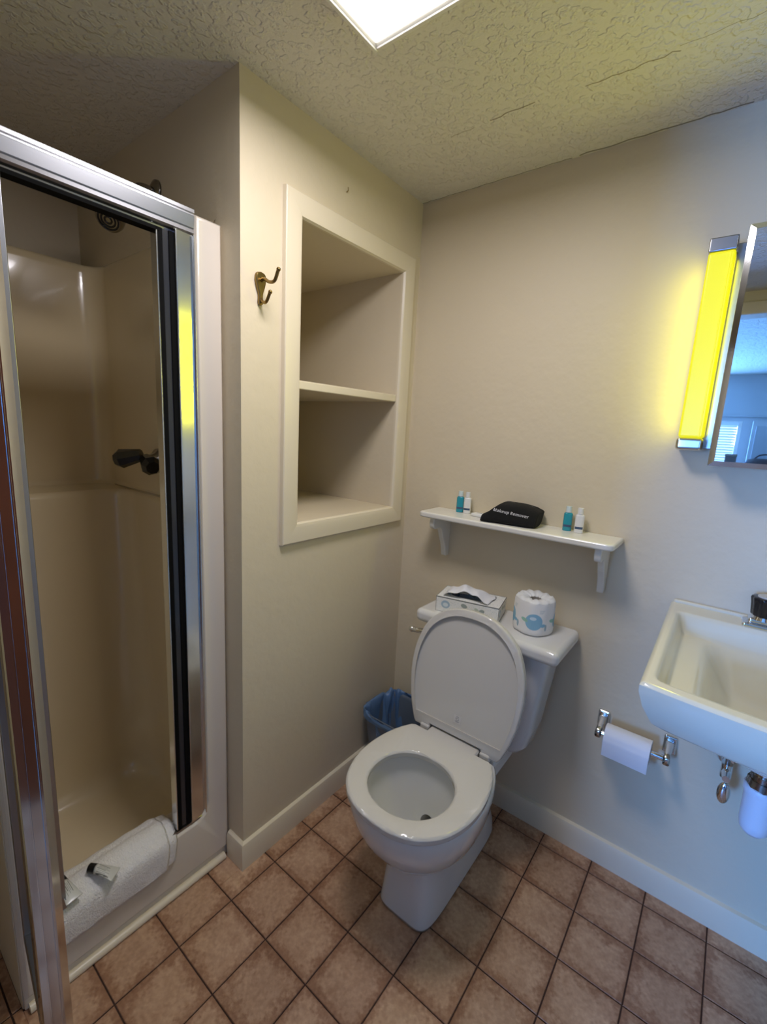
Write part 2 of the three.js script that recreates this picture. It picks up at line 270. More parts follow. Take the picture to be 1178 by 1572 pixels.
// ---------------------------------------------------------------- shower
const FX = -0.07;                                                  // front of the shower
{
  const g = thing('shower_stall', 'cream fibreglass shower stall with a bright aluminium door frame', 'shower', [-0.45, 0, 1.0]);
  const z0 = 0.75, z1 = 1.2, xf = -0.1;
  const backAt = (y) => (y > 1.085 ? -0.8 : lerp(-0.655, -0.575, (1.07 - Math.min(y, 1.07)) / 1.0));
  const outline = (y, inset = 0) => {
    const xb = backAt(y) + inset, r = y > 1.085 ? 0.06 : lerp(0.07, 0.12, (1.07 - Math.min(y, 1.07)));
    const P = []; const za = z0 + inset * 0.5, zb = z1 - inset * 0.5;
    for (let i = 0; i <= 10; i++) P.push([lerp(xf, xb + r, i / 10), y, za]);
    for (let i = 1; i <= 8; i++) { const t = i / 8 * Math.PI / 2; P.push([xb + r - r * Math.sin(t), y, za + r - r * Math.cos(t)]); }
    for (let i = 1; i <= 8; i++) P.push([xb, y, lerp(za + r, zb - r, i / 8)]);
    for (let i = 1; i <= 8; i++) { const t = i / 8 * Math.PI / 2; P.push([xb + r - r * Math.cos(t), y, zb - r + r * Math.sin(t)]); }
    for (let i = 1; i <= 10; i++) P.push([lerp(xb + r, xf, i / 10), y, zb]);
    return P;
  };
  const rings = [];
  // pan floor, cove, lower wall, ledge, upper wall, rolled top lip
  for (const [y, i] of [[0.055, 0.1], [0.056, 0.07], [0.06, 0.045], [0.075, 0.022], [0.1, 0.008], [0.14, 0.0], [0.3, 0], [0.5, 0], [0.75, 0], [0.95, 0], [1.03, 0], [1.06, 0.0], [1.074, -0.006], [1.0795, -0.02]]) rings.push(outline(y, i));
  for (const [y, i] of [[1.0855, 0.02], [1.089, 0.006], [1.1, 0], [1.3, 0], [1.6, 0], [1.78, 0], [1.797, -0.002], [1.806, -0.008], [1.809, -0.02], [1.806, -0.06]]) rings.push(outline(y, i));
  part(g, 'surround', loft(rings, { closed: false }), M.fiberglass);
  const fl = new THREE.Shape([[xf, z0], [-0.62, z0], [-0.62, z1], [xf, z1]].map((p) => new THREE.Vector2(p[0], -p[1])));
  part(g, 'pan_floor', new THREE.ExtrudeGeometry(fl, { depth: 0.055, bevelEnabled: false }).rotateX(-Math.PI / 2).translate(0, 0.0005, 0), M.fiberglass);
  // U-shaped front frame with rounded inner corners
  const s = new THREE.Shape(), w = 0.072, r = 0.045, c = 0.19, Y = 1.79, a = L1 + 0.001, b = SE - 0.002;
  s.moveTo(a, 0.03); s.lineTo(b, 0.03); s.lineTo(b, Y); s.lineTo(b - w, Y); s.lineTo(b - w, c + r); s.quadraticCurveTo(b - w, c, b - w - r, c); s.lineTo(a + w + r, c); s.quadraticCurveTo(a + w, c, a + w, c + r); s.lineTo(a + w, Y); s.lineTo(a, Y); s.closePath();
  const bev = 0.012;
  const fg = new THREE.ExtrudeGeometry(s, { depth: 0.03, bevelEnabled: true, bevelThickness: bev, bevelSize: bev, bevelOffset: -bev, bevelSegments: 5, curveSegments: 10 });
  fg.applyMatrix4(new THREE.Matrix4().makeBasis(V(0, 0, 1), V(0, 1, 0), V(-1, 0, 0))).translate(FX - bev, 0, 0);
  part(g, 'front_frame', toCreasedNormals(fg, 0.7), M.flange);
  part(g, 'threshold', rbox(-0.165, FX - 0.012, 0.03, 0.19, L1 + 0.02, SE - 0.02, 0.014, 4), M.flange);
  part(g, 'threshold_foot', rbox(-0.165, FX - 0.006, 0.0, 0.045, L1 + 0.002, SE - 0.002, 0.004), M.flange);
  part(g, 'drain', merge(cyl(0.034, 0.034, 0.004, [-0.455, 0.058, 1.115]), cyl(0.012, 0.01, 0.02, [-0.455, 0.068, 1.115])), M.nickel);
  { // aluminium door frame fixed to the stall
  const a = L1 + 0.074, top = 1.742;
  const hp = new THREE.Shape([[-0.034, 1.733], [-0.02, 1.733], [-0.018, 1.742], [-0.006, 1.742], [-0.001, 1.746], [-0.003, 1.754], [-0.001, 1.757], [0.0016, 1.781], [-0.001, 1.783], [-0.001, 1.786], [0.002, 1.788], [0.002, 1.795], [-0.01, 1.8], [-0.034, 1.8]].map((p) => new THREE.Vector2(p[0], p[1])));
  part(g, 'header', new THREE.ExtrudeGeometry(hp, { depth: 0.372, bevelEnabled: false }).translate(FX, 0, a), M.aluminium);
  part(g, 'header_seal', box(FX - 0.03, FX - 0.004, 1.726, 1.7335, a + 0.08, a + 0.372), M.gasket);
  part(g, 'strike_jamb', merge(rbox(FX - 0.028, FX + 0.001, 0.2, top, a, a + 0.003, 0.001), new THREE.ExtrudeGeometry(new THREE.Shape([[FX - 0.028, a + 0.003], [FX - 0.0065, a + 0.003], [FX - 0.0025, a + 0.046], [FX - 0.028, a + 0.046]].map((p) => new THREE.Vector2(p[0], -p[1]))), { depth: top - 0.195, bevelEnabled: false }).rotateX(-Math.PI / 2).translate(0, 0.195, 0)), M.aluminiumMirror);
  part(g, 'jamb_lip', rbox(FX - 0.003, FX + 0.001, 0.2, top, a + 0.0425, a + 0.046, 0.001), M.aluminiumMirror);
  part(g, 'gasket', box(FX - 0.03, FX - 0.005, 0.2, top - 0.008, a + 0.0462, a + 0.058), M.gasket);
  part(g, 'gasket_strip', box(FX - 0.03, FX - 0.008, 0.2, top - 0.008, a + 0.058, a + 0.072), M.darkStrip);
  part(g, 'gasket', box(FX - 0.03, FX - 0.006, 0.2, top - 0.008, a + 0.072, a + 0.084), M.gasket);
  part(g, 'jamb_lip', rbox(FX - 0.03, FX - 0.004, 0.2, top - 0.008, a + 0.084, a + 0.087, 0.001), M.aluminiumMirror);
  part(g, 'sill_track', merge(box(FX - 0.034, FX - 0.004, 0.19, 0.196, a, a + 0.372), box(FX - 0.034, FX - 0.03, 0.196, 0.207, a + 0.088, a + 0.372)), M.steel);
  part(g, 'hinge_jamb', rbox(FX - 0.028, FX + 0.001, 0.2, top, a + 0.352, a + 0.372, 0.002), M.aluminium);
  }
}
// bead along the foot of the threshold
struct('trim_3', merge(cyl(0.011, 0.011, SE - L1 - 0.03, [FX + 0.002, 0.009, (SE + L1) / 2 + 0.006], 'z', 14)), M.trim, 'white bead along the foot of the shower threshold');
{ // the open door: glass in an aluminium frame, edge towards the room
  const hx = -0.045, hz = 1.243, ex = 0.33, ez = 1.2885;
  const g = thing('shower_door', 'open framed glass shower door seen edge-on with a shiny ridged stile', 'shower door', [hx, 0.215, hz], -Math.atan2(ez - hz, ex - hx));
  const W = Math.hypot(ex - hx, ez - hz), h = 1.545, t = 0.0185;    // local x along the door, z towards the camera
  // end profile: grey chamfer, ridge, flat strip, ridge, flat strip
  const s = new THREE.Shape([[W - 0.042, -0.008], [W - 0.03, -t], [W - 0.021, -t], [W - 0.001, -0.0075], [W - 0.001, -0.006], [W + 0.001, -0.0055], [W + 0.001, -0.0042], [W - 0.0005, -0.0036], [W, 0.0072], [W - 0.002, 0.0076], [W - 0.002, 0.0088], [W + 0.001, 0.0094], [W + 0.0005, 0.0168], [W - 0.003, t], [W - 0.042, t], [W - 0.042, 0.006], [W - 0.05, 0.005], [W - 0.05, -0.005]].map((p) => new THREE.Vector2(p[0], -p[1])));
  own(g, 'strike_stile', new THREE.ExtrudeGeometry(s, { depth: h, bevelEnabled: false }).rotateX(-Math.PI / 2), M.chrome);
  own(g, 'hinge_stile', rbox(0, 0.022, 0, h, -0.011, 0.011, 0.002), M.aluminium);
  own(g, 'bottom_rail', rbox(0.022, W - 0.042, 0, 0.035, -0.011, 0.011, 0.002), M.aluminium);
  own(g, 'top_rail', rbox(0.022, W - 0.042, h - 0.03, h, -0.011, 0.011, 0.002), M.aluminium);
  own(g, 'glass_pane', box(0.022, W - 0.045, 0.035, h - 0.03, -0.002, 0.002), M.glass);
}
{ // shower head on the return wall
  const g = thing('wall_shower', 'small tarnished chrome shower head on a short arm', 'shower head', [-0.39, 1.925, L1]);
  part(g, 'flange', lathe([[0, 0], [0.03, 0], [0.029, 0.006], [0.02, 0.011], [0.012, 0.014], [0, 0.014]], [0, 0, 0]).rotateX(Math.PI / 2).translate(-0.39, 1.94, L1), M.nickel);
  part(g, 'arm', tube([[-0.39, 1.94, L1 + 0.005], [-0.387, 1.936, L1 + 0.045], [-0.372, 1.895, L1 + 0.09], [-0.352, 1.852, L1 + 0.116]], 0.0085, 24, 12), M.nickel);
  const d = V(0.42, -0.62, 0.5).normalize(), q = new THREE.Quaternion().setFromUnitVectors(V(0, -1, 0), d), at = V(-0.346, 1.842, L1 + 0.122);
  const lay = (geo) => geo.applyQuaternion(q).translate(at.x, at.y, at.z);
  part(g, 'ball_joint', lay(new THREE.SphereGeometry(0.0135, 20, 14)), M.nickel);
  const head = part(g, 'head', lay(lathe([[0, -0.066], [0.025, -0.066], [0.031, -0.062], [0.033, -0.052], [0.031, -0.036], [0.022, -0.018], [0.013, -0.008], [0, -0.004]])), M.nickel);
  part(head, 'spray_face', lay(merge([0.008, 0.016, 0.023].map((r) => new THREE.TorusGeometry(r, 0.0022, 8, 28).rotateX(Math.PI / 2).translate(0, -0.0665, 0)))), M.blackPlastic);
}
{ // two-handle valve
  const y = 1.195, xc = -0.405, g = thing('shower_valve', 'two black faceted shower taps on a chrome plate', 'tap', [xc, y, L1]);
  part(g, 'plate', lathe([[0, 0.008], [0.038, 0.008], [0.036, 0.02], [0.024, 0.03], [0.016, 0.048], [0, 0.05]], [0, 0, 0]).rotateX(Math.PI / 2).scale(1.0, 1, 1).translate(xc, y, L1), M.nickel);
  for (const sgn of [-1, 1]) {
    const n = new THREE.CylinderGeometry(0.018, 0.029, 0.06, 8, 1).toNonIndexed(), tip = new THREE.CylinderGeometry(0.029, 0.019, 0.016, 8, 1).toNonIndexed();
    const kn = merge(n.translate(0, -0.03, 0), tip.translate(0, -0.068, 0)); kn.computeVertexNormals();
    const from = sgn < 0 ? V(-0.418, 1.212, 0.8) : V(-0.402, 1.2, 0.796), to = sgn < 0 ? V(-0.47, 1.195, 0.853) : V(-0.315, 1.178, 0.812);
    kn.applyQuaternion(new THREE.Quaternion().setFromUnitVectors(V(0, -1, 0), to.clone().sub(from).normalize())).translate(from.x, from.y, from.z);
    part(g, 'tap_handle', kn, M.blackPlastic);
  }
}
{ // towel folded over the threshold
  const z0 = 0.925, z1 = 1.196, n = 40, path = [];
  // cross-section over the sill: down the front, across the top, a little down inside
  for (const p of [[FX + 0.002, 0.118], [FX + 0.0025, 0.124], [FX + 0.003, 0.15], [FX + 0.002, 0.176], [FX - 0.003, 0.19], [FX - 0.014, 0.196], [-0.1, 0.2095], [-0.118, 0.2095], [-0.135, 0.2], [-0.152, 0.197], [-0.164, 0.19], [-0.1695, 0.17], [-0.171, 0.13]]) path.push(p);
  const cv = new THREE.CatmullRomCurve3(path.map(([x, y]) => V(x, y, 0))).getPoints(40);
  const sheet = (off, za, zb, from, to, wob) => {
    const rings = [];
    for (let i = 0; i <= n; i++) {
      const k = i / n, z = lerp(za, zb, k), row = [], back = [];
      for (let j = from; j <= to; j++) {
        const a = cv[Math.max(0, j - 1)], b = cv[Math.min(40, j + 1)], t = b.clone().sub(a).normalize(), nx = t.y, ny = -t.x, sgn = 1;
        const w = wob * (fbm(k, j / 40, 6, 15, 3) - 0.5), edge = Math.min(1, Math.min(k, 1 - k) * 18), th = 0.0055 * Math.sqrt(Math.max(0.05, edge));
        const zz = z + 0.012 * (fbm(j / 40, 0.3, 4, 9, 2) - 0.5) * (k > 0.5 ? 1 : -1) - (j / 40) * 0.02 * (1 - k);
        row.push([cv[j].x + sgn * nx * (off + th + w), cv[j].y + sgn * ny * (off + th + w), zz]);
        back.push([cv[j].x + sgn * nx * off, cv[j].y + sgn * ny * off, zz]);
      }
      rings.push([...row, ...back.reverse()]);
    }
    return loft(rings, { capStart: true, capEnd: true });
  };
  const g = thing('bath_towel', 'white folded towel draped over the shower threshold', 'towel', [-0.11, 0.19, 1.05]);
  part(g, 'upper_fold', uvm(mergeVertices(sheet(0.0065, z0 + 0.012, z1, 0, 36, 0.006))), M.towel);
  part(g, 'lower_fold', uvm(mergeVertices(sheet(0.0005, z0 - 0.012, z1 - 0.004, 2, 40, 0.004))), M.towel);
}
{ // two little tubes lying on the towel
  const lm = std('clear tube with grey print', lin(1, 1, 1), 0.25, 0, { map: canvasTex(256, 256, (c) => { c.fillStyle = '#c9c8bd'; c.fillRect(0, 0, 256, 256); c.fillStyle = '#5d5f5a'; for (let i = 0; i < 7; i++) c.fillRect(30 + (i % 3) * 8, 40 + i * 20, 150 - (i * 37) % 70, i % 3 ? 4 : 8); c.fillRect(140, 30, 60, 12); }) });
  const tubeThing = (pos, turn, lab) => {
    const g = thing('toiletry_tube', lab, 'tube', pos, turn, 'small toiletry tubes on the towel');
    const rings = []; for (let i = 0; i <= 10; i++) { const k = i / 10, w = lerp(0.0105, 0.0175, k), h = lerp(0.0105, 0.0012, k ** 1.3); rings.push(Array.from({ length: 24 }, (_, j) => { const t = j / 24 * 2 * Math.PI; return [0.014 + k * 0.05, h + h * Math.sin(t), w * Math.cos(t)]; })); }
    const b = loft(rings, { capStart: true, capEnd: true }); const p = b.attributes.position, uv = b.attributes.uv; for (let i = 0; i < p.count; i++) uv.setXY(i, (p.getX(i) - 0.014) / 0.05, 0.5 + p.getZ(i) / 0.036); own(g, 'body', b, lm);
    own(g, 'cap', cyl(0.0105, 0.0105, 0.017, [0.0055, 0.0108, 0], 'x', 24), M.blackPlastic); return g;
  };
  tubeThing([-0.1, 0.2235, 1.107], R(34), 'small clear tube with black cap lying mid-towel');
  tubeThing([-0.118, 0.2235, 1.163], R(6), 'small tube with black cap half hidden behind the open shower door');
}

// ---------------------------------------------------------------- toilet
const TX = 0.449;
{
  const g = thing('toilet', 'white close-coupled toilet with its lid up', 'toilet', [TX, 0, 0.35]);
  const rg = (y, a, zf, zb, n) => { const zc = Math.min(0.5, (zf + zb) / 2 + 0.03); return ring(y, TX, zc, a, zf - zc, zc - zb, n); };
  const outer = [[0.0, 0.086, 0.556, 0.09, 6], [0.012, 0.088, 0.558, 0.09, 6], [0.06, 0.085, 0.553, 0.1, 5.5], [0.12, 0.083, 0.55, 0.12, 4.6], [0.17, 0.084, 0.556, 0.15, 3.6], [0.2, 0.092, 0.572, 0.18, 3], [0.218, 0.106, 0.59, 0.2, 2.6], [0.235, 0.125, 0.615, 0.21, 2.4], [0.26, 0.146, 0.643, 0.215, 2.3], [0.29, 0.161, 0.664, 0.22, 2.25], [0.33, 0.172, 0.681, 0.23, 2.25], [0.365, 0.177, 0.689, 0.235, 2.25], [0.388, 0.177, 0.69, 0.235, 2.25], [0.396, 0.173, 0.686, 0.24, 2.25], [0.398, 0.166, 0.68, 0.25, 2.25]].map((p) => rg(...p));
  const innerR = [[0.398, 0.13, 0.648, 0.41], [0.392, 0.124, 0.643, 0.416], [0.37, 0.126, 0.645, 0.414], [0.34, 0.12, 0.64, 0.418], [0.29, 0.104, 0.62, 0.426], [0.24, 0.082, 0.585, 0.432], [0.21, 0.066, 0.565, 0.436], [0.18, 0.052, 0.54, 0.44], [0.165, 0.03, 0.51, 0.455]].map(([y, a, zf, zb]) => ring(y, TX, (zf + zb) / 2, a, (zf - zb) / 2, (zf - zb) / 2, 2.1));
  const solid = new Brush(loft([...outer, ...innerR], { capStart: true, capEnd: true }));
  const bore = new Brush(new THREE.CylinderGeometry(0.0225, 0.0225, 0.17, 28).rotateX(1.0).translate(TX, 0.218 - 0.54 * 0.06, 0.4415 - 0.84 * 0.06));
  solid.updateMatrixWorld(); bore.updateMatrixWorld(); const csg = new Evaluator(); csg.useGroups = false;
  const bowl = part(g, 'bowl', csg.evaluate(solid, bore, SUBTRACTION).geometry, M.porcelain);
  part(bowl, 'water', new THREE.ShapeGeometry(new THREE.Shape(ring(0, 0, 0, 0.064, 0.062, 0.062, 2.1).map((p) => new THREE.Vector2(p[0], p[2])))).rotateX(-Math.PI / 2).translate(TX, 0.206, 0.499), M.water);
  // seat ring
  const half = [[0.0, 0.702], [0.05, 0.697], [0.1, 0.677], [0.145, 0.634], [0.172, 0.57], [0.18, 0.5], [0.172, 0.43], [0.155, 0.375], [0.137, 0.34]];
  const cu = new THREE.CatmullRomCurve3(half.map(([x, z]) => V(x, z, 0))).getPoints(40);
  const right = cu.map((p) => [p.x, p.y]), pts = [...right, [0.125, 0.333], [0.083, 0.333], [0.083, 0.304], [-0.083, 0.304], [-0.083, 0.333], [-0.125, 0.333], ...right.slice(1).reverse().map(([x, z]) => [-x, z])];
  const seatShape = new THREE.Shape(pts.map(([x, z]) => new THREE.Vector2(x, -z)));
  seatShape.holes.push(new THREE.Path(ring(0, 0, 0.542, 0.113, 0.112, 0.112, 2.1, 64).map((p) => new THREE.Vector2(p[0], -p[2]))));
  const b = 0.007;
  const seat = new THREE.ExtrudeGeometry(seatShape, { depth: 0.008, bevelEnabled: true, bevelThickness: b, bevelSize: b, bevelOffset: -b, bevelSegments: 5, curveSegments: 24 });
  part(g, 'seat', toCreasedNormals(seat, 0.7).rotateX(-Math.PI / 2).translate(TX, 0.4 + b, 0), M.seat);
  part(g, 'hinge', merge(rbox(TX - 0.118, TX - 0.086, 0.398, 0.424, 0.282, 0.322, 0.006), rbox(TX + 0.086, TX + 0.118, 0.398, 0.424, 0.282, 0.322, 0.006), cyl(0.008, 0.008, 0.166, [TX, 0.4105, 0.299], 'x', 20)), M.seat);
  // lid: leaning back, hollow side to the room
  const lh = [[0.0, 0.398], [0.05, 0.393], [0.1, 0.372], [0.145, 0.33], [0.173, 0.265], [0.183, 0.195], [0.178, 0.12], [0.163, 0.055], [0.145, 0.008]];
  const lc = new THREE.CatmullRomCurve3(lh.map(([x, y]) => V(x, y, 0))).getPoints(40).map((p) => [p.x, p.y]);
  const out = [...lc, [0.138, 0], [0.087, 0], [0.087, 0.014], [-0.087, 0.014], [-0.087, 0], [-0.138, 0], ...lc.slice(1).reverse().map(([x, y]) => [-x, y])];
  const lidPlate = new THREE.ExtrudeGeometry(new THREE.Shape(out.map((p) => new THREE.Vector2(...p))), { depth: 0.006, bevelEnabled: true, bevelThickness: 0.003, bevelSize: 0.004, bevelOffset: -0.004, bevelSegments: 3 });
  const lip = new THREE.Shape(out.map((p) => new THREE.Vector2(...p)));
  const inn = lc.map(([x, y]) => [x * 0.935, 0.012 + (y - 0.012) * 0.955]).filter((p) => p[1] > 0.03);
  lip.holes.push(new THREE.Path([...inn, ...inn.slice(1).reverse().map(([x, y]) => [-x, y])].map((p) => new THREE.Vector2(...p))));
  const lidRim = new THREE.ExtrudeGeometry(lip, { depth: 0.01, bevelEnabled: true, bevelThickness: 0.004, bevelSize: 0.004, bevelOffset: -0.004, bevelSegments: 4 }).translate(0, 0, 0.006);
  const lean = R(-9), put = (q) => q.rotateX(lean).translate(TX, 0.412, 0.298);
  const lid = part(g, 'lid', put(lidPlate), M.seat);
  part(lid, 'lid_rim', put(toCreasedNormals(lidRim, 0.7)), M.seat);
  const stamp = std('printed lid stamp', lin(1, 1, 1), 0.4, 0, { map: canvasTex(128, 128, (c) => { c.fillStyle = '#cfccc6'; c.fillRect(0, 0, 128, 128); c.strokeStyle = '#77777a'; c.lineWidth = 6; c.beginPath(); c.arc(64, 50, 30, 0.4, 5.6); c.stroke(); c.beginPath(); c.moveTo(40, 60); c.lineTo(64, 34); c.lineTo(88, 60); c.stroke(); c.fillStyle = '#77777a'; c.fillRect(24, 92, 80, 6); c.fillRect(34, 106, 60, 6); }) });
  part(lid, 'stamp', put(new THREE.BoxGeometry(0.024, 0.024, 0.0006).translate(-0.002, 0.062, 0.0094)), stamp);
  // tank
  const tank = [[0.352, 0.1, 0.05], [0.353, 0.125, 0.062], [0.36, 0.145, 0.072], [0.385, 0.163, 0.08], [0.44, 0.174, 0.084], [0.56, 0.188, 0.089], [0.7, 0.205, 0.094], [0.706, 0.205, 0.094]].map(([y, a, d]) => ring(y, TX + 0.006, 0.11, a, d, d, 5));
  part(g, 'tank', loft(tank, { capStart: true, capEnd: true }), M.porcelain);
  part(g, 'tank_lid', rbox(TX - 0.224, TX + 0.244, 0.704, 0.748, 0.006, 0.228, 0.017, 5), M.porcelain);
  part(g, 'tank_outlet', cyl(0.05, 0.06, 0.06, [TX, 0.345, 0.15]), M.porcelain);
  part(g, 'bowl_shelf', rbox(TX - 0.12, TX + 0.12, 0.3, 0.39, 0.05, 0.3, 0.03, 4), M.porcelain);
  const lever = part(g, 'flush_lever', cyl(0.014, 0.016, 0.012, [TX - 0.155, 0.676, 0.209], 'z'), M.chrome);
  part(lever, 'arm', merge(tube([[TX - 0.155, 0.676, 0.216], [TX - 0.175, 0.677, 0.228], [TX - 0.205, 0.676, 0.232], [TX - 0.228, 0.673, 0.232]], 0.0092, 20, 12), new THREE.SphereGeometry(0.0105, 14, 10).translate(TX - 0.229, 0.673, 0.232)), M.chrome);
}
{ // tissue box on the tank
  const g = thing('tissue_box', 'flat white tissue box printed with blue and grey motifs', 'tissue box', [0.372, 0.748, 0.118], R(12));
  const W = 0.205, D = 0.118, h = 0.05;
  const print = (tall) => canvasTex(1024, tall, (c, w, hh) => {
    c.fillStyle = '#e9e8e0'; c.fillRect(0, 0, w, hh); seedState = 99;
    for (let i = 0; i < 260; i++) { c.fillStyle = ['#b9c3bd', '#cfd3c4', '#c9c6bd', '#a8b6bc'][i % 4]; c.globalAlpha = 0.55; c.beginPath(); c.ellipse(rnd() * w, rnd() * hh, 3 + rnd() * 9, 2 + rnd() * 4, rnd() * 3, 0, 7); c.fill(); }
    c.globalAlpha = 0.9; c.fillStyle = '#9db6c4'; c.beginPath(); c.ellipse(w * 0.16, hh * 0.45, 74, hh * 0.27, 0, 0, 7); c.fill(); c.fillStyle = '#dfe6e4'; c.beginPath(); c.ellipse(w * 0.16, hh * 0.47, 44, hh * 0.14, 0, 0, 7); c.fill();
    c.fillStyle = '#8f9a92'; c.beginPath(); c.ellipse(w * 0.46, hh * 0.3, 52, hh * 0.14, 0.3, 0, 7); c.fill(); c.beginPath(); c.ellipse(w * 0.74, hh * 0.42, 46, hh * 0.13, -0.3, 0, 7); c.fill(); c.fillStyle = '#b6bfae'; c.beginPath(); c.ellipse(w * 0.66, hh * 0.38, 40, hh * 0.1, 0.5, 0, 7); c.fill();
    c.globalAlpha = 1; c.strokeStyle = '#4e5350'; c.lineWidth = 7; c.strokeRect(2, 2, w - 4, hh - 4);
  });
  const mS = std('printed tissue carton', lin(1, 1, 1), 0.55, 0, { map: print(256) });
  const w2 = W / 2, d2 = D / 2, t = 0.0012, lidS = new THREE.Shape([[-w2, -d2], [w2, -d2], [w2, d2], [-w2, d2]].map((p) => new THREE.Vector2(...p)));
  lidS.holes.push(new THREE.Path(ring(0, -0.005, -0.01, 0.062, 0.021, 0.021, 2.4, 40).map((p) => new THREE.Vector2(p[0], p[2]))));
  const lidG = new THREE.ExtrudeGeometry(lidS, { depth: t, bevelEnabled: false }).rotateX(-Math.PI / 2).translate(0, h - t, 0), lp = lidG.attributes.position; for (let i = 0; i < lp.count; i++) lidG.attributes.uv.setXY(i, lp.getX(i) / W + 0.5, 0.5 - lp.getZ(i) / D);
  own(g, 'carton', merge(lidG, box(-w2, w2, 0, h - t, d2 - t, d2), box(-w2, w2, 0, h - t, -d2, -d2 + t), box(-w2, -w2 + t, 0, h - t, -d2 + t, d2 - t), box(w2 - t, w2, 0, h - t, -d2 + t, d2 - t), box(-w2 + t, w2 - t, 0, t, -d2 + t, d2 - t)), mS);
  own(g, 'tissue_stack', rbox(-w2 + 0.006, w2 - 0.006, t, 0.016, -d2 + 0.006, d2 - 0.006, 0.003), M.tissue);
  // tissue pulled out in a long arch, its hollow facing the room
  const rings = []; for (let i = 0; i <= 30; i++) { const k = i / 30, x = lerp(-0.082, 0.07, k), a = Math.sin(Math.PI * k) ** 0.8, up = 0.004 + 0.036 * a * (1 - 0.35 * k) + 0.004 * Math.sin(k * 19); const row = []; for (let j = 0; j <= 10; j++) { const q = j / 10; row.push([x + 0.006 * Math.sin(q * 5 + k * 4), h + up * Math.cos((q - 0.35) * 1.9) + 0.0012, lerp(0.05, -0.04, q) + 0.004 * Math.sin(k * 9)]); } const bk = row.map(([a1, b1, c1]) => [a1, b1 - 0.0022, c1]).reverse(); rings.push([...row, ...bk]); }
  own(g, 'tissue', loft(rings, { capStart: true, capEnd: true }), M.tissue);
}
{ // spare roll in its paper wrap
  const g = thing('wrapped_toilet_roll', 'spare toilet roll in white paper wrap with a round blue print', 'toilet roll', [0.578, 0.748, 0.112], R(20));
  const print = canvasTex(1024, 512, (c, w, h) => {
    c.fillStyle = '#eceae4'; c.fillRect(0, 0, w, h); seedState = 5;
    for (let i = 0; i < 120; i++) { c.globalAlpha = 0.4; c.fillStyle = ['#c9cdd0', '#d8dccf', '#bfc8cc'][i % 3]; c.fillRect(rnd() * w, h * 0.62 + rnd() * h * 0.3, 3 + rnd() * 10, 3 + rnd() * 7); }
    for (const X of [0.0, 0.25, 0.5, 0.75, 1]) {
      const E = (dx, dy, rx, ry, t, col) => { c.fillStyle = col; c.beginPath(); c.ellipse(w * X + dx * 0.57, h * 0.56 + dy, rx * 0.57, ry, t, 0, 7); c.fill(); };
      c.globalAlpha = 0.95; E(0, 0, 122, 122, 0, '#86b6cf'); E(-14, -52, 46, 26, 0, '#d5e5ea'); E(-140, -10, 62, 26, 0.6, '#97c4ae'); E(136, 46, 46, 26, 0.8, '#86b6cf'); E(190, 84, 20, 52, 0, '#9fb3ba');
      c.fillStyle = '#a3b4bb'; for (let i = 0; i < 4; i++) c.fillRect(w * X + 40, h * (0.2 + i * 0.03), 44 - i * 6, 4);
    }
  });
  const prof = [[0.0, 0], [0.05, 0], [0.056, 0.004], [0.0575, 0.015], [0.058, 0.055], [0.057, 0.094], [0.055, 0.102]];
  const rings = prof.map(([r, y], i) => Array.from({ length: 65 }, (_, j) => { const t = j / 64 * 2 * Math.PI, w = 1 + 0.03 * Math.cos(4 * t) + 0.012 * Math.sin(9 * t + i); return [r * w * Math.cos(t), y, r * w * Math.sin(t)]; }));
  const body = loft(rings, { closed: false }), uv = body.attributes.uv, p = body.attributes.position; for (let i = 0; i < uv.count; i++) uv.setXY(i, 1 - (i % 65) / 64, p.getY(i) / 0.104);
  own(g, 'wrapper', body, std('printed paper wrap', lin(1, 1, 1), 0.6, 0, { map: print }));
  const top = []; for (const [r, y] of [[0.0555, 0.101], [0.05, 0.108], [0.038, 0.1085], [0.026, 0.104], [0.019, 0.101], [0.0175, 0.0985]]) top.push(Array.from({ length: 64 }, (_, j) => { const t = j / 64 * 2 * Math.PI, f = r > 0.014 ? 0.0035 * Math.sin(11 * t + r * 90) * (1 - Math.abs(r - 0.035) * 22) : 0; return [r * (1 + 0.03 * Math.cos(4 * t)) * Math.cos(t), y + f, r * (1 + 0.03 * Math.cos(4 * t)) * Math.sin(t)]; }));
  own(g, 'pleated_top', loft(top), M.card);
  own(g, 'cardboard_core', lathe([[0.0002, 0.004], [0.0168, 0.004], [0.0172, 0.05], [0.0172, 0.0985], [0.0182, 0.0985]], [0, 0, 0], 32), std('grey cardboard core', lin(0.3, 0.27, 0.22), 0.9));
}

